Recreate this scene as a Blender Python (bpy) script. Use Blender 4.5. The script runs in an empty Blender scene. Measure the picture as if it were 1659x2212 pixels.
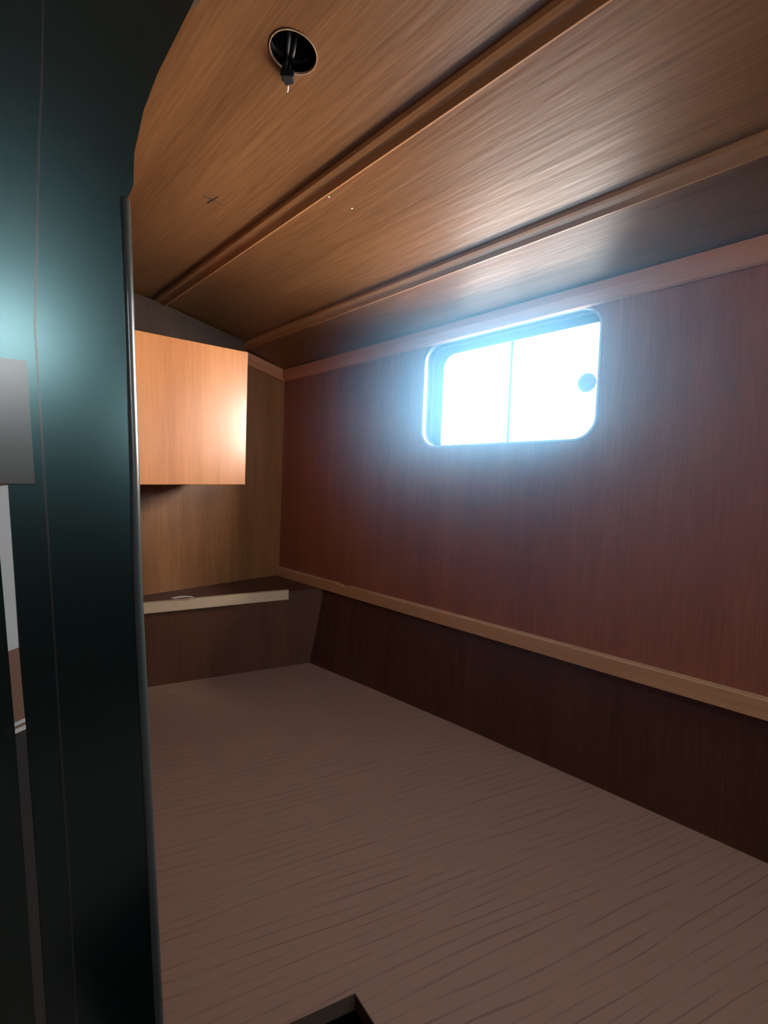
import bpy, bmesh, math, random
from mathutils import Vector, Matrix
random.seed(4)
S = bpy.context.scene
COL = S.collection
GLOW_HAZE, ANISO = 0.90, 0.15
EYE = 1.07                      # eye height above the cabin sole; shapes below are written relative to the eye and lifted by it

# ---------------------------------------------------------------- camera
cam = bpy.data.cameras.new('camera'); camo = bpy.data.objects.new('camera', cam); COL.objects.link(camo)
cam.sensor_fit = 'HORIZONTAL'; cam.sensor_width = 36.0; cam.lens = 1040.0 / 1659.0 * 36.0
cam.clip_start = 0.01
R = ((-0.68983132, -0.06104088, 0.72139223), (-0.72387929, 0.04237122, -0.68862432), (0.01146797, -0.99723552, -0.07341522))
m = Matrix(((R[0][0], -R[0][1], -R[0][2], 0), (R[1][0], -R[1][1], -R[1][2], 0), (R[2][0], -R[2][1], -R[2][2], EYE), (0, 0, 0, 1)))
camo.matrix_world = m
S.camera = camo

# ---------------------------------------------------------------- render look, world, daylight
S.view_settings.view_transform = 'Standard'; S.view_settings.look = 'None'
S.view_settings.gamma = 1.0; S.view_settings.use_curve_mapping = False
S.view_settings.exposure = 0.0
S.cycles.use_denoising = True
S.cycles.max_bounces = 10; S.cycles.diffuse_bounces = 6; S.cycles.glossy_bounces = 5
S.cycles.transparent_max_bounces = 12; S.cycles.volume_bounces = 1
S.cycles.sample_clamp_indirect = 6.0
S.cycles.caustics_reflective = True; S.cycles.caustics_refractive = False
w = bpy.data.worlds.new('overcast_sky'); S.world = w; w.use_nodes = True
w.node_tree.nodes['Background'].inputs[0].default_value = (0.80, 0.92, 1.0, 1)
w.node_tree.nodes['Background'].inputs[1].default_value = 6.0

def area(name, loc, target, sx, sy, radiance, col):
    l = bpy.data.lights.new(name, 'AREA'); l.shape = 'RECTANGLE'; l.size = sx; l.size_y = sy
    l.energy = radiance * math.pi * sx * sy; l.color = col
    o = bpy.data.objects.new(name, l); COL.objects.link(o)
    loc = Vector(loc) + Vector((0, 0, EYE)); target = Vector(target) + Vector((0, 0, EYE))
    o.location = loc; o.rotation_euler = (target - loc).to_track_quat('-Z', 'Y').to_euler()
    return o
# the bright sky outside the hull window and outside the windows added behind the viewer
area('daylight_hull_side', (0.10, -1.80, 0.20), (0.10, -0.97, 0.20), 5.4, 1.10, 64.0, (1.0, 0.95, 0.88))
area('daylight_upper_sky', (-1.60, -1.80, 1.25), (-1.60, -0.97, 1.25), 2.0, 0.96, 80.0, (1.0, 0.95, 0.88))
area('fill_cabin_side', (-1.75, -0.15, 0.70), (-1.0, -0.17, 0.42), 1.8, 1.2, 50.0, (0.92, 0.98, 1.0))  # fill light added outside the unseen windows

# ---------------------------------------------------------------- materials
def nodes(name):
    mt = bpy.data.materials.new(name); mt.use_nodes = True
    nt = mt.node_tree; return mt, nt, nt.nodes, nt.links, nt.nodes['Principled BSDF']

def plain(name, col, rough=0.5, metal=0.0, spec=0.5, coat=0.0, tint=None, noise=0.0, coat_rough=0.03):
    mt, nt, N, L, b = nodes(name)
    b.inputs['Base Color'].default_value = (*col, 1); b.inputs['Roughness'].default_value = rough
    b.inputs['Metallic'].default_value = metal; b.inputs['Specular IOR Level'].default_value = spec
    b.inputs['Coat Weight'].default_value = coat
    b.inputs['Coat Roughness'].default_value = coat_rough
    if tint: b.inputs['Specular Tint'].default_value = (*tint, 1)
    if noise:
        tc = N.new('ShaderNodeTexCoord'); n = N.new('ShaderNodeTexNoise'); n.inputs['Scale'].default_value = 60
        n.inputs['Detail'].default_value = 4
        mr = N.new('ShaderNodeMapRange'); mr.inputs[3].default_value = rough - noise; mr.inputs[4].default_value = rough + noise
        L.new(tc.outputs['Object'], n.inputs['Vector']); L.new(n.outputs['Fac'], mr.inputs[0]); L.new(mr.outputs[0], b.inputs['Roughness'])
    return mt

def wood(name, dark, light, axis, fine=90.0, broad=14.0, rough=0.3, spec=0.5, bump=0.05, streak=0.25, ripple=0.0, coat=0.0):
    """varnished plywood: broad tone bands plus fine pores, both drawn out along the grain axis"""
    mt, nt, N, L, b = nodes(name)
    tc = N.new('ShaderNodeTexCoord')
    def stretched(sc, along, detail):
        mp = N.new('ShaderNodeMapping'); v = [sc, sc, sc]; v[axis] = sc * along
        mp.inputs['Scale'].default_value = v
        n = N.new('ShaderNodeTexNoise'); n.inputs['Scale'].default_value = 1.0; n.inputs['Detail'].default_value = detail
        n.inputs['Roughness'].default_value = 0.6
        L.new(tc.outputs['Object'], mp.inputs['Vector']); L.new(mp.outputs[0], n.inputs['Vector'])
        return n
    nb = stretched(broad, 0.08, 5.0); nf = stretched(fine * 3, 0.03, 3.0)
    rp = N.new('ShaderNodeValToRGB'); rp.color_ramp.elements[0].position = 0.3; rp.color_ramp.elements[1].position = 0.72
    rp.color_ramp.elements[0].color = (*dark, 1); rp.color_ramp.elements[1].color = (*light, 1)
    L.new(nb.outputs['Fac'], rp.inputs[0])
    fr = N.new('ShaderNodeMapRange'); fr.inputs[1].default_value = 0.3; fr.inputs[2].default_value = 0.65
    fr.inputs[3].default_value = 1.0 - streak; fr.inputs[4].default_value = 1.0
    L.new(nf.outputs['Fac'], fr.inputs[0])
    mx = N.new('ShaderNodeMix'); mx.data_type = 'RGBA'; mx.blend_type = 'MULTIPLY'; mx.inputs[0].default_value = 1.0
    L.new(rp.outputs[0], mx.inputs[6]); L.new(fr.outputs[0], mx.inputs[7])
    L.new(mx.outputs[2], b.inputs['Base Color'])
    b.inputs['Roughness'].default_value = rough; b.inputs['Specular IOR Level'].default_value = spec
    b.inputs['Coat Weight'].default_value = coat; b.inputs['Coat Roughness'].default_value = 0.15
    bp = N.new('ShaderNodeBump'); bp.inputs['Strength'].default_value = bump; bp.inputs['Distance'].default_value = 0.002
    L.new(nf.outputs['Fac'], bp.inputs['Height'])
    last = bp
    if ripple:
        nr = stretched(55.0, 0.10, 2.0)
        b2 = N.new('ShaderNodeBump'); b2.inputs['Strength'].default_value = ripple; b2.inputs['Distance'].default_value = 0.004
        L.new(nr.outputs['Fac'], b2.inputs['Height']); L.new(bp.outputs[0], b2.inputs['Normal']); last = b2
    L.new(last.outputs[0], b.inputs['Normal'])
    return mt

def laminate(name):
    """pale grey-brown laminate with thin dark printed grain lines running across the berth"""
    mt, nt, N, L, b = nodes(name)
    tc = N.new('ShaderNodeTexCoord'); mp = N.new('ShaderNodeMapping'); mp.vector_type = 'POINT'
    mp.inputs['Rotation'].default_value = (0, 0, -math.radians(70.3))
    L.new(tc.outputs['Object'], mp.inputs['Vector'])
    def noise(sc, detail=2.0):
        ms = N.new('ShaderNodeMapping'); ms.inputs['Scale'].default_value = sc
        n = N.new('ShaderNodeTexNoise'); n.inputs['Scale'].default_value = 1.0; n.inputs['Detail'].default_value = detail
        L.new(mp.outputs[0], ms.inputs['Vector']); L.new(ms.outputs[0], n.inputs['Vector']); return n
    def math_(op, a, c):
        q = N.new('ShaderNodeMath'); q.operation = op
        for k, v in ((0, a), (1, c)):
            if isinstance(v, (int, float)): q.inputs[k].default_value = v
            else: L.new(v, q.inputs[k])
        return q.outputs[0]
    sp = N.new('ShaderNodeSeparateXYZ'); L.new(mp.outputs[0], sp.inputs[0])
    wob = math_('MULTIPLY', noise((1.6, 9.0, 1.0)).outputs['Fac'], 3.2)
    ph = math_('FRACT', math_('ADD', math_('MULTIPLY', sp.outputs['Y'], 62.0), wob), 0.0)
    tri = math_('ABSOLUTE', math_('SUBTRACT', ph, 0.5), 0.0)                 # 0 on a line, 0.5 between two
    line = N.new('ShaderNodeMapRange'); line.inputs[1].default_value = 0.03; line.inputs[2].default_value = 0.11
    line.inputs[3].default_value = 1.0; line.inputs[4].default_value = 0.0
    L.new(tri, line.inputs[0])
    brk = N.new('ShaderNodeMapRange'); brk.inputs[1].default_value = 0.36; brk.inputs[2].default_value = 0.62
    L.new(noise((7.0, 90.0, 1.0)).outputs['Fac'], brk.inputs[0])
    fac = math_('MULTIPLY', line.outputs[0], brk.outputs[0])
    base = N.new('ShaderNodeMix'); base.data_type = 'RGBA'; base.inputs[6].default_value = (0.39, 0.245, 0.190, 1); base.inputs[7].default_value = (0.435, 0.278, 0.215, 1)
    L.new(noise((2.0, 220.0, 1.0)).outputs['Fac'], base.inputs[0])
    mx = N.new('ShaderNodeMix'); mx.data_type = 'RGBA'; mx.inputs[7].default_value = (0.285, 0.175, 0.135, 1)
    L.new(fac, mx.inputs[0]); L.new(base.outputs[2], mx.inputs[6]); L.new(mx.outputs[2], b.inputs['Base Color'])
    b.inputs['Roughness'].default_value = 0.55; b.inputs['Specular IOR Level'].default_value = 0.25
    return mt

M_ceil = wood('varnished_ceiling_ply', (0.195, 0.083, 0.032), (0.29, 0.132, 0.055), 0, rough=0.37, spec=0.5, ripple=0.2, streak=0.30)
M_wall = wood('varnished_mahogany_ply', (0.29, 0.092, 0.058), (0.41, 0.148, 0.090), 2, rough=0.30, coat=0.4)
M_back = wood('varnished_end_ply', (0.24, 0.098, 0.034), (0.38, 0.162, 0.058), 2, rough=0.36)
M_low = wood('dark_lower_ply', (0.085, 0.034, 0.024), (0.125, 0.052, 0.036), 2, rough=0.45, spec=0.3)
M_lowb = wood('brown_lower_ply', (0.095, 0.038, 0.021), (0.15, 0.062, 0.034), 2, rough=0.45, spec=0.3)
M_box = wood('orange_cabinet_ply', (0.40, 0.140, 0.043), (0.52, 0.205, 0.068), 2, rough=0.33, streak=0.16, coat=0.18)
M_trim = wood('ceiling_batten_wood', (0.40, 0.18, 0.075), (0.52, 0.25, 0.11), 0, rough=0.22, streak=0.12)
M_crown = wood('crown_moulding_wood', (0.56, 0.22, 0.11), (0.66, 0.28, 0.15), 0, rough=0.40, streak=0.12)
M_rail = wood('light_rail_wood', (0.58, 0.33, 0.18), (0.70, 0.42, 0.24), 0, rough=0.4, streak=0.1)
M_railb = wood('cream_rail_wood', (0.66, 0.50, 0.34), (0.78, 0.60, 0.42), 1, rough=0.4, streak=0.1)
M_shade = wood('painted_shade', (0.035, 0.019, 0.013), (0.055, 0.030, 0.020), 2, rough=0.6, spec=0.2)  # near-black stands for the cabinet's shadow
M_edge = plain('raw_ply_edge', (0.42, 0.27, 0.17), 0.6)
M_lam = laminate('striped_laminate')
M_black = plain('black_gloss_laminate', (0.003, 0.006, 0.007), 0.27, spec=0.9, tint=(0.40, 0.86, 0.91), coat=0.4, coat_rough=0.24)
M_blackedge = plain('black_edge_banding', (0.03, 0.045, 0.05), 0.30, spec=0.9)
M_seam = plain('seam_filler', (0.012, 0.018, 0.019), 0.30, spec=0.7, coat=0.5, coat_rough=0.3)
M_grey = plain('reflection_plate', (0.045, 0.047, 0.045), 0.30, spec=0.7, coat=0.7, coat_rough=0.30)
M_white = plain('white_paint', (0.80, 0.85, 0.86), 0.4)
M_tan = plain('tan_wood_paint', (0.30, 0.17, 0.12), 0.45)
M_dgrey = plain('dark_grey_paint', (0.05, 0.05, 0.05), 0.5)
M_alu = plain('window_aluminium', (0.40, 0.43, 0.46), 0.35, metal=0.6)
M_frame = plain('blue_grey_frame', (0.035, 0.055, 0.075), 0.5, spec=0.3)
M_knob = plain('grey_knob_plastic', (0.25, 0.30, 0.33), 0.3)
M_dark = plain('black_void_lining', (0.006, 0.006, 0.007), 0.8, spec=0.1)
M_locker = plain('dark_locker_wood', (0.10, 0.07, 0.05), 0.7, spec=0.2)
M_cable = plain('black_cable_plastic', (0.006, 0.006, 0.007), 0.6, spec=0.2)
M_tip = plain('white_cable_tip', (0.75, 0.68, 0.62), 0.5)
M_paper = plain('white_paper', (0.75, 0.74, 0.70), 0.7)
M_cabin = plain('cabin_lining', (0.30, 0.20, 0.13), 0.6)
M_sole = plain('cabin_sole', (0.12, 0.08, 0.06), 0.6)
mt, nt, N, L, b = nodes('window_glass')
N.remove(b)
tr = N.new('ShaderNodeBsdfTransparent'); gl = N.new('ShaderNodeBsdfGlossy'); gl.inputs['Roughness'].default_value = 0.03
fz = N.new('ShaderNodeFresnel'); fz.inputs[0].default_value = 1.45
mx = N.new('ShaderNodeMixShader'); L.new(fz.outputs[0], mx.inputs[0]); L.new(tr.outputs[0], mx.inputs[1]); L.new(gl.outputs[0], mx.inputs[2])
L.new(mx.outputs[0], N['Material Output'].inputs['Surface'])
M_glass = mt

# ---------------------------------------------------------------- mesh helpers
def obj(name, bm, mat, parent=None, origin=None, bevel=0.0, smooth=False):
    """one bmesh -> one mesh object; vertices are given in eye-relative world space"""
    bmesh.ops.recalc_face_normals(bm, faces=bm.faces)
    o0 = Vector(origin) if origin else Vector((0, 0, 0))
    sh = Vector((0, 0, EYE))
    base = parent.matrix_world.translation.copy() if parent else Vector((0, 0, 0))
    pos = (o0 + sh) if origin else sh
    if parent and not origin: pos = base.copy()
    for v in bm.verts: v.co = v.co + sh - pos
    me = bpy.data.meshes.new(name); bm.to_mesh(me); bm.free()
    o = bpy.data.objects.new(name, me); COL.objects.link(o)
    o.data.materials.append(mat)
    if smooth:
        for p in me.polygons: p.use_smooth = True
    if parent:
        o.parent = parent; o.location = pos - base
        o.matrix_world = Matrix.Translation(pos)
    else:
        o.location = pos; o.matrix_world = Matrix.Translation(pos)
    if parent: o.location = pos - base
    if bevel:
        md = o.modifiers.new('soft_edges', 'BEVEL'); md.width = bevel; md.segments = 2; md.limit_method = 'ANGLE'; md.angle_limit = math.radians(35)
    return o

def tag(o, label, cat=None, kind=None, group=None):
    o['label'] = label
    if cat: o['category'] = cat
    if kind: o['kind'] = kind
    if group: o['group'] = group
    return o

def empty(name, loc):
    o = bpy.data.objects.new(name, None); COL.objects.link(o); o.empty_display_size = 0.03
    p = Vector(loc) + Vector((0, 0, EYE)); o.location = p; o.matrix_world = Matrix.Translation(p)
    return o

def prism(rings_outer, holes=(), off=(0, 0, 0), bm=None):
    """planar polygon (list of 3D points) with holes, given thickness by the vector off"""
    bm = bm or bmesh.new(); off = Vector(off)
    loops = [[Vector(p) for p in rings_outer]] + [[Vector(p) for p in h] for h in holes]
    sets = []
    for sh in (Vector((0, 0, 0)), off):
        edges, vl = [], []
        for lp in loops:
            vs = [bm.verts.new(p + sh) for p in lp]; vl.append(vs)
            for i in range(len(vs)): edges.append(bm.edges.new((vs[i], vs[(i + 1) % len(vs)])))
        if len(loops) == 1 and len(loops[0]) <= 4:
            bm.faces.new(vl[0])
        else:
            bmesh.ops.triangle_fill(bm, use_beauty=True, use_dissolve=False, edges=edges)
        sets.append(vl)
    for va, vb in zip(*sets):
        n = len(va)
        for i in range(n):
            j = (i + 1) % n; bm.faces.new((va[i], va[j], vb[j], vb[i]))
    return bm

def box(x0, x1, y0, y1, z0, z1, bm=None):
    return prism([(x0, y0, z0), (x1, y0, z0), (x1, y1, z0), (x0, y1, z0)], off=(0, 0, z1 - z0), bm=bm)

def sweep(profile, a, b_, u, v, bm=None):
    """extrude a 2D profile [(pu, pv)] from point a to b_, along axes u, v"""
    bm = bm or bmesh.new(); a, b_, u, v = Vector(a), Vector(b_), Vector(u), Vector(v)
    r0 = [bm.verts.new(a + u * p + v * q) for p, q in profile]; r1 = [bm.verts.new(b_ + u * p + v * q) for p, q in profile]
    n = len(profile); bm.faces.new(r0); bm.faces.new(r1)
    for i in range(n): bm.faces.new((r0[i], r0[(i + 1) % n], r1[(i + 1) % n], r1[i]))
    return bm

def tube(pts, r, bm=None, seg=10):
    bm = bm or bmesh.new(); pts = [Vector(p) for p in pts]; rings = []
    for i, p in enumerate(pts):
        d = (pts[min(i + 1, len(pts) - 1)] - pts[max(i - 1, 0)]).normalized()
        q = d.to_track_quat('Z', 'Y'); rr = r[i] if isinstance(r, (list, tuple)) else r
        rings.append([bm.verts.new(p + q @ Vector((rr * math.cos(t), rr * math.sin(t), 0))) for t in [2 * math.pi * k / seg for k in range(seg)]])
    for A, B in zip(rings, rings[1:]):
        for k in range(seg): bm.faces.new((A[k], A[(k + 1) % seg], B[(k + 1) % seg], B[k]))
    bm.faces.new(rings[0]); bm.faces.new(rings[-1])
    return bm

def rrect(x0, x1, z0, z1, r, n=8):
    out = []
    for cx, cz, a0 in ((x1 - r, z1 - r, 0), (x0 + r, z1 - r, 90), (x0 + r, z0 + r, 180), (x1 - r, z0 + r, 270)):
        for k in range(n + 1):
            t = math.radians(a0 + 90 * k / n); out.append((cx + r * math.cos(t), cz + r * math.sin(t)))
    return out

def yw(z): return -0.943 - 0.037 * (z + 0.62)          # inner face of the hull side, leaning outwards
def wp(x, z, d=0.0): return (x, yw(z) - d, z)          # a point on the hull side, d metres outwards
def hull_ring(outer, inner, d0, d1):
    bm = bmesh.new()
    q = [[bm.verts.new(wp(x, z, d)) for x, z in lp] for lp, d in ((outer, d0), (inner, d0), (inner, d1), (outer, d1))]
    n = len(outer)
    for A, B in zip(q, q[1:] + q[:1]):
        for k in range(n): bm.faces.new((A[k], A[(k + 1) % n], B[(k + 1) % n], B[k]))
    return bm

X0, X1, YL = -1.0, 1.565, 1.0
BED = -0.62

# ---------------------------------------------------------------- setting
# hull side with the window opening
open_r = rrect(0.410, 0.872, 0.080, 0.345, 0.045)
big = [wp(X0 - .03, -0.362), wp(X1 + .03, -0.362), wp(X1 + .03, 0.42), wp(X0 - .03, 0.42)]
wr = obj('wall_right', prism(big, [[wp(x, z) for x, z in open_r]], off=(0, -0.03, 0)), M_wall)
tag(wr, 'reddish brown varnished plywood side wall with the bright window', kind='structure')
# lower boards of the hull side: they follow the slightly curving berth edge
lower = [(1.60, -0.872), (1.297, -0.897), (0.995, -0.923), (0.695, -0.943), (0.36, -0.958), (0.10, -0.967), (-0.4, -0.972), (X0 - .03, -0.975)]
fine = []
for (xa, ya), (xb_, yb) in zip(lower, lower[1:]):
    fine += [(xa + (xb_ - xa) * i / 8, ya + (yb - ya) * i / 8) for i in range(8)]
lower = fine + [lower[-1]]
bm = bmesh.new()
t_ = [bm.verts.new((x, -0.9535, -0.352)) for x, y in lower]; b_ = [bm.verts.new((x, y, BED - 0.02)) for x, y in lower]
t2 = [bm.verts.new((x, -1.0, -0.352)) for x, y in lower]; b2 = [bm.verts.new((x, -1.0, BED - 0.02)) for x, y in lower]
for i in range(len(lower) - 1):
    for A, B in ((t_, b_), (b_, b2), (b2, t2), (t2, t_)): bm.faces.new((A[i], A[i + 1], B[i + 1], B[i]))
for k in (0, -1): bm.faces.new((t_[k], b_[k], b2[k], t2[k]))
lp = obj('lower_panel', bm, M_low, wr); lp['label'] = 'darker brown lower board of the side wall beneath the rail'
# end wall
o = obj('wall_back', box(X1, X1 + 0.03, -1.02, YL + .03, -1.07, 0.62), M_back); tag(o, 'brown varnished plywood end wall behind the hanging cabinet', kind='structure')
# other walls of the cabin, behind and left of the viewer
o = obj('wall_left', box(X0 - .03, X1, YL, YL + .03, -1.07, 0.62), M_cabin); tag(o, 'plain cabin wall to the left', kind='structure')
fr = [(X0, -1.02, -1.07), (X0, YL, -1.07), (X0, YL, 0.62), (X0, -1.02, 0.62)]
w2r = ((-0.32, 0.00, 0.36, 0.51), (-0.82, -0.64, 0.12, 0.30))
holes2 = [[(X0, y, z) for y, z in rrect(*q_, 0.04)] for q_ in w2r]
o = obj('wall_front', prism(fr, holes2, off=(-0.03, 0, 0)), M_cabin); tag(o, 'cabin wall behind the viewer', kind='structure')
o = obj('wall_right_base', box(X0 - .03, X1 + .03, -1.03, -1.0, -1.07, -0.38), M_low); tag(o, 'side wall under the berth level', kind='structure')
o = obj('floor', box(X0 - .03, X1 + .03, -1.03, YL + .03, -1.10, -1.07), M_sole); tag(o, 'cabin sole under the berth', kind='structure')

# ceiling: three flat strips falling towards the hull side, the highest with a round cut-out
prof = [(-1.03, 0.363), (-0.795, 0.433), (-0.513, 0.495)]
bm = bmesh.new(); T = 0.012
for (ya, za), (yb, zb) in zip(prof, prof[1:]):
    prism([(X0 - .03, ya, za), (X1 + .03, ya, za), (X1 + .03, yb, zb), (X0 - .03, yb, zb)], off=(0, 0, T), bm=bm)
def zc(y): return 0.495 + 0.12 * (y + 0.513)
HX, HY, HR = 0.5345, -0.3485, 0.0285
circ = [(HX + HR * math.cos(t), HY + HR * math.sin(t)) for t in [2 * math.pi * k / 40 for k in range(40)]]
ye = 0.0
prism([(X0 - .03, -0.513, zc(-0.513)), (X1 + .03, -0.513, zc(-0.513)), (X1 + .03, ye, zc(ye)), (X0 - .03, ye, zc(ye))],
      [[(x, y, zc(y)) for x, y in circ]], off=(0, 0, T), bm=bm)
prism([(X0 - .03, ye, zc(ye)), (X1 + .03, ye, zc(ye)), (X1 + .03, YL + .03, zc(ye) + 0.01), (X0 - .03, YL + .03, zc(ye) + 0.01)], off=(0, 0, T), bm=bm)
ce = obj('ceiling', bm, M_ceil); tag(ce, 'varnished light brown plywood ceiling in sloping strips', kind='structure')
# raw cut edge round the hole, dark roof space above it
bm = bmesh.new(); rr = []
for rad, dz in ((HR + .0005, -0.0008), (HR - .0006, -0.0008), (HR - .0006, 0.002), (HR + .0005, 0.002)):
    rr.append([bm.verts.new((HX + rad * math.cos(t), HY + rad * math.sin(t), zc(HY + rad * math.sin(t)) + dz)) for t in [2 * math.pi * k / 40 for k in range(40)]])
for A, B in zip(rr, rr[1:] + rr[:1]):
    for k in range(40): bm.faces.new((A[k], A[(k + 1) % 40], B[(k + 1) % 40], B[k]))
e = obj('cut_edge', bm, M_edge, ce); e['label'] = 'pale raw edge of the round ceiling hole'
bm = box(HX - .06, HX + .06, HY - .06, HY + .06, 0.522 + T, 0.60)
bmesh.ops.delete(bm, geom=[f for f in bm.faces if f.calc_center_median().z < 0.535 + T - 0.005], context='FACES_ONLY')
rr = [[bm.verts.new((HX + (x - HX) * .985, HY + (y - HY) * .985, zc(y) + dz)) for x, y in circ] for dz in (0.0021, T + .004)]
for k in range(40): bm.faces.new((rr[0][k], rr[0][(k + 1) % 40], rr[1][(k + 1) % 40], rr[1][k]))
e = obj('roof_cavity', bm, M_dark, ce); e['label'] = 'black hollow above the round ceiling hole'
# little pencil cross left on the ceiling
bm = bmesh.new()
def stroke(bm, a, c, wdt, dz=0.0006):
    a, c = Vector(a), Vector(c); d = (c - a).normalized(); s = Vector((-d.y, d.x, 0)) * wdt
    pts = [a - s, c - s * .4, c + s * .4, a + s]
    prism([(p.x, p.y, zc(p.y) - dz) for p in pts], off=(0, 0, 0.0004), bm=bm)
stroke(bm, (0.8985, -0.391, 0), (0.896, -0.432, 0), 0.0011); stroke(bm, (0.915, -0.407, 0), (0.880, -0.412, 0), 0.0008)
e = obj('pencil_cross', bm, M_dgrey, ce); e['label'] = 'small dark cross marked on the ceiling'
for k, (x, y) in enumerate(((0.6984, -0.5779), (0.712, -0.5365))):
    z = 0.433 + 0.22 * (y + 0.795)
    bm = bmesh.new(); bmesh.ops.create_uvsphere(bm, u_segments=10, v_segments=6, radius=0.0022)
    for v in bm.verts: v.co = Vector((v.co.x + x, v.co.y + y, v.co.z * .5 + z))
    e = obj('nail_head', bm, M_tip, ce); e['label'] = 'tiny pale nail head in the ceiling strip'

# ceiling battens over the joints: a flat board with a small bead along its lower edge
def batten(name, y, z, slope, label):
    t = math.atan(slope); u = Vector((0, math.cos(t), math.sin(t))); v = Vector((0, math.sin(t), -math.cos(t)))
    pf = [(-.017, -.002), (.017, -.002), (.017, .004), (.014, .0065), (.008, .0075), (-.001, .008), (-.005, .0105), (-.009, .0130), (-.0115, .0128), (-.0165, .0065), (-.017, .004)]
    o = obj(name, sweep(pf, (X0, y, z), (X1, y, z), u, v), M_trim)
    return tag(o, label, kind='structure')
batten('trim_1', -0.795, 0.433, 0.26, 'wooden batten on the ceiling nearest the window')
batten('trim_2', -0.513, 0.495, 0.17, 'wooden batten on the ceiling nearest the round hole')
# crown mouldings
yk = yw(0.35)
pf = [(-0.004, -.030), (.004, -.034), (.009, -.031), (.013, -.022), (.019, -.012), (.021, .004), (-.004, .004)]
o = obj('trim_3', sweep(pf, (X0, yk, 0.376), (X1, yk, 0.376), (0, 1, 0), (0, 0, 1)), M_crown); tag(o, 'reddish moulding where ceiling meets the window wall', kind='structure')
o = obj('trim_4', sweep(pf, (X1, -0.975, 0.376), (X1, -0.785, 0.425), (-1, 0, 0), (0, 0, 1)), M_crown); tag(o, 'sloping moulding on the end wall behind the cabinet', kind='structure')

# ---------------------------------------------------------------- window in the hull side
wn = empty('window_1', (0.64, -0.97, 0.08)); tag(wn, 'small bright sliding window with rounded corners', kind='structure')
lip_in = rrect(0.412, 0.870, 0.082, 0.343, 0.044)
lip_out = rrect(0.4075, 0.8755, 0.0775, 0.3475, 0.047)
e = obj('rim', hull_ring(lip_out, lip_in, -0.002, 0.009), M_alu, wn); e['label'] = 'thin bright metal rim round the opening'
track_in = rrect(0.404, 0.862, 0.070, 0.3385, 0.040)
big_out = rrect(0.36, 0.92, 0.03, 0.392, 0.06)
obj('reveal', hull_ring(rrect(0.4095, 0.8725, 0.0795, 0.3455, 0.045), lip_in, 0.009, 0.025), M_frame, wn)
e = obj('track', hull_ring(big_out, track_in, 0.024, 0.030), M_alu, wn)
fr_in = rrect(0.398, 0.832, 0.062, 0.319, 0.036)
e = obj('frame', hull_ring(big_out, fr_in, 0.0305, 0.052), M_frame, wn); e['label'] = 'blue grey outer frame of the sliding window'
def pane(x0, x1, d):
    pr = rrect(x0, x1, 0.055, 0.338, 0.036)
    bm = bmesh.new(); bm.faces.new([bm.verts.new(wp(x, z, d)) for x, z in pr])
    return obj('pane', bm, M_glass, wn)
pane(0.625, 0.846, 0.046); pane(0.390, 0.640, 0.040)
e = obj('mullion', prism([wp(0.6285, 0.060, 0.036), wp(0.6350, 0.060, 0.036), wp(0.6350, 0.334, 0.036), wp(0.6285, 0.334, 0.036)], off=(0, -0.012, 0)), M_frame, wn)
bm = bmesh.new(); rings = []
for d, r in ((0.038, .006), (0.030, .006), (0.029, .0195), (0.022, .0205), (0.018, .0185), (0.0165, .011), (0.0175, .004)):
    rings.append([bm.verts.new(Vector(wp(0.4425, 0.197, d)) + Vector((r * math.cos(t), 0, r * math.sin(t)))) for t in [2 * math.pi * k / 28 for k in range(28)]])
for A, B in zip(rings, rings[1:]):
    for k in range(28): bm.faces.new((A[k], A[(k + 1) % 28], B[(k + 1) % 28], B[k]))
bm.faces.new(rings[0]); bm.faces.new(rings[-1])
e = obj('latch_knob', bm, M_knob, wn, smooth=True); e['label'] = 'round grey sliding latch knob at the right of the glass'

# unseen windows added behind the viewer to light the berth from the front
for wname, (ya, yb, za, zb), lab in (('added_window_a', w2r[0], 'added unseen window behind the viewer, close under the ceiling'), ('added_window_b', w2r[1], 'added unseen window behind the viewer, beside the hull')):
    w2 = empty(wname, (X0, (ya + yb) / 2, za)); tag(w2, lab, kind='structure')
    bm = bmesh.new(); a_ = rrect(ya - .02, yb + .02, za - .015, zb + .015, 0.05); c_ = rrect(ya + .01, yb - .01, za + .01, zb - .01, 0.04)
    q = [[bm.verts.new((x, y, z)) for y, z in lp] for lp, x in ((a_, X0 + .0005), (a_, X0 + .006), (c_, X0 + .006), (c_, X0 - .03))]
    for A, B in zip(q, q[1:]):
        for k in range(len(a_)): bm.faces.new((A[k], A[(k + 1) % len(a_)], B[(k + 1) % len(a_)], B[k]))
    obj('frame', bm, M_frame, w2)
    bm = bmesh.new(); bm.faces.new([bm.verts.new((X0 - .02, y, z)) for y, z in c_]); obj('pane', bm, M_glass, w2)

# ---------------------------------------------------------------- berth board with the open hatch
def dirv(k): return Vector((0.3317, 0.9434, 0)) * k
c0 = Vector((0.406, -0.349, BED)); c1 = c0 + dirv(0.24); sx = Vector((-0.20, 0.0245, 0))
hat = [c0, c1, c1 + sx, c0 + sx]
bp = [(X1 - .001, -0.999, BED), (X1 - .001, YL - .001, BED), (-0.35, YL - .001, BED), (-0.35, -0.999, BED)]
bb = obj('berth_board', prism(bp, [hat], off=(0, 0, -0.018)), M_lam, origin=(0.6, 0, BED - .018))
tag(bb, 'wide pale laminate berth board with fine dark grain lines and a square hatch hole', 'berth board')
bm = bmesh.new(); lift = Vector((0, 0, 0.0004))
for a, c in zip(hat, hat[1:] + hat[:1]):
    inw = (sum(hat, Vector()) / 4 - (a + c) / 2).normalized() * 0.0012
    prism([a + lift, c + lift, c + lift + inw, a + lift + inw], off=(0, 0, -0.02), bm=bm)
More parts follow.
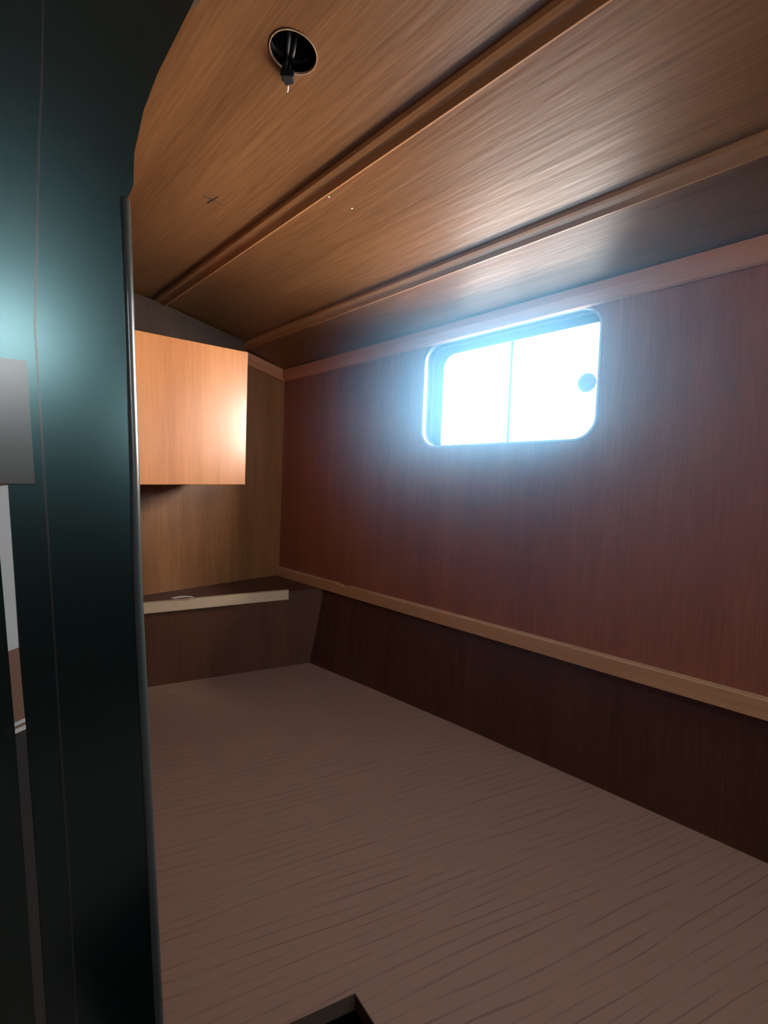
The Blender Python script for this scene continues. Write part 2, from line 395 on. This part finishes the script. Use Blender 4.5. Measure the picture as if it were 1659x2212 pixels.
e = obj('hatch_edge', bm, M_locker, bb); e['label'] = 'dark brown sawn edge of the hatch hole'
cc = sum(hat, Vector()) / 4
lk = [cc + (p - cc) * 1.25 for p in hat]
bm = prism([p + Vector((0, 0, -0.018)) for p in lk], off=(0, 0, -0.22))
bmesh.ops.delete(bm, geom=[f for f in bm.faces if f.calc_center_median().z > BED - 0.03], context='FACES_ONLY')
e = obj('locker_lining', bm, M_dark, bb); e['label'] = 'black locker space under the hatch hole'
obj('front_board', box(-0.352, -0.335, -0.99, YL - .01, -1.06, BED - 0.018), M_low, bb)

# stepped shelf across the far end, running a little askew
fl = [Vector((1.297, -0.897, 0)) + dirv(k) for k in (-0.11, 0.82)]
sh = empty('end_shelf', (1.45, -0.6, BED)); tag(sh, 'low dark brown shelf box across the far end, below the hanging cabinet', 'shelf')
tp = -0.385
bm = prism([(fl[0].x, fl[0].y, BED), (fl[1].x, fl[1].y, BED), (fl[1].x, fl[1].y, tp), (fl[0].x, fl[0].y, tp)], off=(0.012, -0.004, 0))
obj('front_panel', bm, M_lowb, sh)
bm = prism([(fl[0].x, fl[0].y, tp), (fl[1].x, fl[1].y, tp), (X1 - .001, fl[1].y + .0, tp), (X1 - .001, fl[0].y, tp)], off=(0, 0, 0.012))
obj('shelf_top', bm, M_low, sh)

# rails
pfr = [(0.0, 0.0), (0.0155, 0.0), (0.017, .0015), (0.017, .0315), (0.0155, .033), (0.0, .033)]
bm = bmesh.new(); n = 60; rings = []
for i in range(n + 1):
    x = X1 - .004 - (X1 + 0.4) * i / n
    notch = 0.006 if abs(x - 1.16) < 0.02 else 0.0
    rings.append([bm.verts.new((x, -0.9535 + p, -0.3745 + q_ - (notch if q_ > .02 else 0))) for p, q_ in pfr])
for A, B in zip(rings, rings[1:]):
    for k in range(len(pfr)): bm.faces.new((A[k], A[(k + 1) % len(pfr)], B[(k + 1) % len(pfr)], B[k]))
bm.faces.new(rings[0]); bm.faces.new(rings[-1])
o = obj('wall_rail', bm, M_rail, origin=(0.6, -0.95, -0.3745)); tag(o, 'light wooden rail along the side wall below the window', 'rail')
d = Vector((0.3317, 0.9434, 0)); nrm = Vector((-0.9434, 0.3317, 0))
a = fl[0] + d * 0.178; c = fl[1]
o = obj('wall_rail', sweep([(p, q_ * .93) for p, q_ in pfr], (a.x, a.y, -0.396), (c.x, c.y, -0.400), nrm, (0, 0, 1)), M_railb, origin=(1.4, -0.5, -0.4))
tag(o, 'cream wooden rail along the front edge of the end shelf', 'rail')
# scrap of paper on the shelf, just behind the cream rail
bm = bmesh.new(); q = []
for i in range(9):
    s_ = i / 8; x = 1.409 - .020 * s_; y = -0.505 - .052 * s_
    z = -0.3600 + 0.0035 * math.sin(s_ * 3.0) + (0.002 if i == 0 else 0)
    q.append((bm.verts.new((x - .004, y, z)), bm.verts.new((x + .008, y + .002, z + .0015))))
for A, B in zip(q, q[1:]): bm.faces.new((A[0], B[0], B[1], A[1]))
o = obj('paper_scrap', bm, M_paper, origin=(1.40, -0.53, -0.372)); md = o.modifiers.new('thickness', 'SOLIDIFY'); md.thickness = 0.0007
tag(o, 'tiny curled white scrap lying behind the cream rail of the end shelf', 'paper scrap')

# ---------------------------------------------------------------- hanging cabinet
cb = empty('hanging_cabinet', (1.38, -0.35, -0.026)); tag(cb, 'orange brown varnished wooden cabinet hanging on the far end wall', 'cabinet')
obj('body', prism([(1.216, -0.634, -0.024), (1.216, -0.10, -0.024), (1.216, -0.10, 0.320), (1.216, -0.634, 0.323)], off=(X1 - 1.217, 0, 0)), M_box, cb, bevel=0.001)
e = obj('shade_board', prism([(1.47, -0.765, 0.31), (1.47, -0.10, 0.31), (1.47, -0.10, 0.538), (1.47, -0.50, 0.490), (1.47, -0.765, 0.432)], off=(X1 - 1.471, 0, 0)), M_shade, cb); e['label'] = 'dark recessed board added as shade between cabinet top and ceiling'  # board added to darken the gap where the cabinet's shadow belongs
obj('front_panel', prism([(1.200, -0.627, -0.026), (1.200, -0.07, -0.025), (1.200, -0.07, 0.3235), (1.200, -0.639, 0.326)], off=(0.016, 0, 0)), M_box, cb, bevel=0.0015)

# ---------------------------------------------------------------- black bulkhead panel at the left
BX = 0.5
k = BX / 0.35
edge = [(-0.1590, -0.62), (-0.1590, -0.5844), (-0.1523, -0.2683), (-0.1489, -0.1023), (-0.1491, 0.0103), (-0.1480, 0.160), (-0.1463, 0.2519), (-0.1517, 0.2663), (-0.1533, 0.2954), (-0.1563, 0.3091), (-0.1621, 0.3363), (-0.1754, 0.3760), (-0.1933, 0.4193), (-0.2120, 0.4644), (-0.240, 0.505), (-0.262, 0.523)]
outer = [(y, z) for y, z in edge] + [(YL, 0.565), (YL, -0.62)]
outer[len(edge) - 1] = (-0.262, zc(-0.262) + .0)
outer.insert(len(edge), (0.0, zc(0.0)))
slot = [(-0.0500, -0.0100), (-0.0524, -0.1484), (-0.0544, -0.2157), (-0.0573, -0.3257), (-0.0596, -0.4697), (-0.0612, -0.56), (-0.0525, -0.56), (-0.0509, -0.4629), (-0.0489, -0.3211), (-0.0466, -0.2130), (-0.0424, -0.0681), (-0.040, -0.0100)]
bh = obj('bulkhead_panel', prism([(BX, y, z) for y, z in outer], [[(BX, y, z) for y, z in slot]], off=(0.018, 0, 0)), M_black, origin=(BX, 0.2, BED))
tag(bh, 'tall black glossy panel at the left with a curved cut-out top edge', 'panel')
# edge banding below the rough-cut curve
bm = bmesh.new(); rings = []
for y, z in edge[:7]:
    y0 = y if z < 0.2 else y - 0.0006
    rings.append([bm.verts.new((BX + 0.008 - 0.0110 * math.cos(t), y0 + 0.004 - 0.0075 * math.sin(t), z)) for t in [math.radians(-20 + 220 * i / 12) for i in range(13)]])
for A, B in zip(rings, rings[1:]):
    for i in range(12): bm.faces.new((A[i], A[i + 1], B[i + 1], B[i]))
    bm.faces.new((A[12], A[0], B[0], B[12]))
bm.faces.new(rings[0]); bm.faces.new(rings[-1])
e = obj('edge_trim', bm, M_blackedge, bh, smooth=True); e['label'] = 'shiny rounded edge strip catching the light'
sm = [(-0.0867, 0.384), (-0.0836, 0.3184), (-0.0806, 0.2774), (-0.0723, 0.1234), (-0.0751, -0.0314), (-0.0781, -0.1969), (-0.0814, -0.3741), (-0.0826, -0.52)]
bm = bmesh.new()
for (ya, za), (yb, zb) in zip(sm, sm[1:]):
    prism([(BX + .001, ya - .0008, za), (BX + .001, yb - .0008, zb), (BX + .001, yb + .0008, zb), (BX + .001, ya + .0008, za)], off=(-0.0013, 0, 0), bm=bm)
e = obj('seam_strip', bm, M_seam, bh); e['label'] = 'faint lighter joint line down the black panel'
e = obj('reflection_plate', prism([(BX, -0.0656, 0.0920), (BX, -0.0677, -0.0094), (BX, 0.02, -0.0094), (BX, 0.02, 0.0900)], off=(-0.0015, 0, 0)), M_grey, bh); e['label'] = 'flat grey rectangle at the left edge standing for a reflection'  # thin plate whose grey stands for a reflection in the gloss panel

# narrow inlaid strip in the slot of the black panel
def seg(z0, z1, x0, mat, name, label):
    def yr(z):   # right and left edges of the slot at height z
        r = [(-0.0100, -0.0500), (-0.1484, -0.0524), (-0.2157, -0.0544), (-0.3257, -0.0573), (-0.4697, -0.0596), (-0.56, -0.0612)]
        l = [(-0.0100, -0.040), (-0.0681, -0.0424), (-0.2130, -0.0466), (-0.3211, -0.0489), (-0.4629, -0.0509), (-0.56, -0.0525)]
        def it(t):
            for (za, ya), (zb, yb) in zip(t, t[1:]):
                if zb <= z <= za: return ya + (yb - ya) * (z - za) / (zb - za)
            return t[-1][1] if z < t[-1][0] else t[0][1]
        return it(r) + .0002, it(l) - .0002
    bm = bmesh.new(); n = 6
    zs = [z0 + (z1 - z0) * i / n for i in range(n + 1)]
    rs = [[bm.verts.new(p) for p in ((x0, yr(z)[0], z), (x0, yr(z)[1], z - .0015), (BX + .017, yr(z)[1], z - .0015), (BX + .017, yr(z)[0], z))] for z in zs]
    for A, B in zip(rs, rs[1:]):
        for i in range(4): bm.faces.new((A[i], A[(i + 1) % 4], B[(i + 1) % 4], B[i]))
    bm.faces.new(rs[0]); bm.faces.new(rs[-1])
    e = obj(name, bm, mat, bh); e['label'] = label
seg(-0.0105, -0.148, BX + .001, M_white, 'white_section', 'bright white upper length of the strip')
seg(-0.148, -0.2105, BX + .001, M_tan, 'brown_section', 'brown middle length of the strip')
seg(-0.2105, -0.2135, BX - .0005, M_white, 'pale_ring', 'thin pale band across the strip')
seg(-0.2135, -0.2165, BX + .001, M_tan, 'brown_gap', 'thin brown gap between the pale bands')
seg(-0.2165, -0.2200, BX - .0005, M_white, 'pale_ring', 'thin pale band across the strip')
seg(-0.2200, -0.5595, BX + .001, M_dgrey, 'grey_section', 'dark grey lower length of the strip')

# ---------------------------------------------------------------- haze volume added for the lens glow by the window
mt, nt, N, L, b = nodes('lens_glow_haze'); N.remove(b)
vs = N.new('ShaderNodeVolumeScatter'); vs.inputs['Color'].default_value = (0.22, 0.58, 1.0, 1)
HZC, HZR = (0.46, -0.97, 0.10), (0.85, 0.50, 0.68)
tc = N.new('ShaderNodeTexCoord'); mp = N.new('ShaderNodeMapping'); mp.inputs['Scale'].default_value = [1 / q_ for q_ in HZR]
ln = N.new('ShaderNodeVectorMath'); ln.operation = 'LENGTH'
fo = N.new('ShaderNodeMapRange'); fo.interpolation_type = 'SMOOTHERSTEP'; fo.inputs[1].default_value = 0.0; fo.inputs[2].default_value = 1.0
fo.inputs[3].default_value = GLOW_HAZE; fo.inputs[4].default_value = 0.0           # thins out evenly from the window into the cabin
L.new(tc.outputs['Object'], mp.inputs['Vector']); L.new(mp.outputs[0], ln.inputs[0]); L.new(ln.outputs['Value'], fo.inputs[0])
L.new(fo.outputs[0], vs.inputs['Density']); vs.inputs['Anisotropy'].default_value = ANISO
L.new(vs.outputs[0], N['Material Output'].inputs['Volume'])
bm = bmesh.new(); bmesh.ops.create_icosphere(bm, subdivisions=4, radius=1.0)
for v in bm.verts: v.co = Vector((HZC[0] + v.co.x * HZR[0], HZC[1] + v.co.y * HZR[1], HZC[2] + v.co.z * HZR[2]))
bmesh.ops.bisect_plane(bm, geom=bm.verts[:] + bm.edges[:] + bm.faces[:], plane_co=(0, -0.972, 0), plane_no=(0, -1, 0), clear_outer=True)
bmesh.ops.holes_fill(bm, edges=[e_ for e_ in bm.edges if e_.is_boundary], sides=0)
hz = obj('lens_glow_volume', bm, mt, origin=HZC)
tag(hz, 'bluish haze volume added as the lens glow around the bright window', 'haze', kind='stuff')

# ---------------------------------------------------------------- cable connector hanging in the ceiling hole
cx_, cy_, cz_ = 0.566, -0.357, zc(-0.357)
cn = empty('cable_connector', (cx_, cy_, cz_)); tag(cn, 'black cable end with a pale tip hanging from the round ceiling hole', 'cable')
obj('cable', tube([(0.540, -0.350, cz_ + 0.055), (0.548, -0.350, cz_ + .030), (0.556, -0.351, cz_ + 0.008), (0.563, -0.3535, cz_ - 0.002), (0.570, -0.3575, cz_ - 0.006)], .0035), M_cable, cn, smooth=True)
obj('cable', tube([(0.545, -0.362, cz_ + 0.055), (0.552, -0.3595, cz_ + .020), (0.558, -0.3580, cz_ + 0.004), (0.565, -0.3600, cz_ - 0.004), (0.571, -0.3640, cz_ - 0.006)], .0028), M_cable, cn, smooth=True)
obj('plug', prism([(0.563, -0.347, cz_ - .0095), (0.551, -0.3600, cz_ - .0095), (0.5625, -0.3685, cz_ - .0095), (0.5735, -0.3615, cz_ - .0095)], off=(0, 0, 0.008)), M_cable, cn, bevel=0.0015)
e = obj('wire_tip', tube([(0.574, -0.3655, cz_ - .006), (0.578, -0.3680, cz_ - .007), (0.5815, -0.3695, cz_ - .0075)], .0011), M_tip, cn); e['label'] = 'bare pale wire tip'
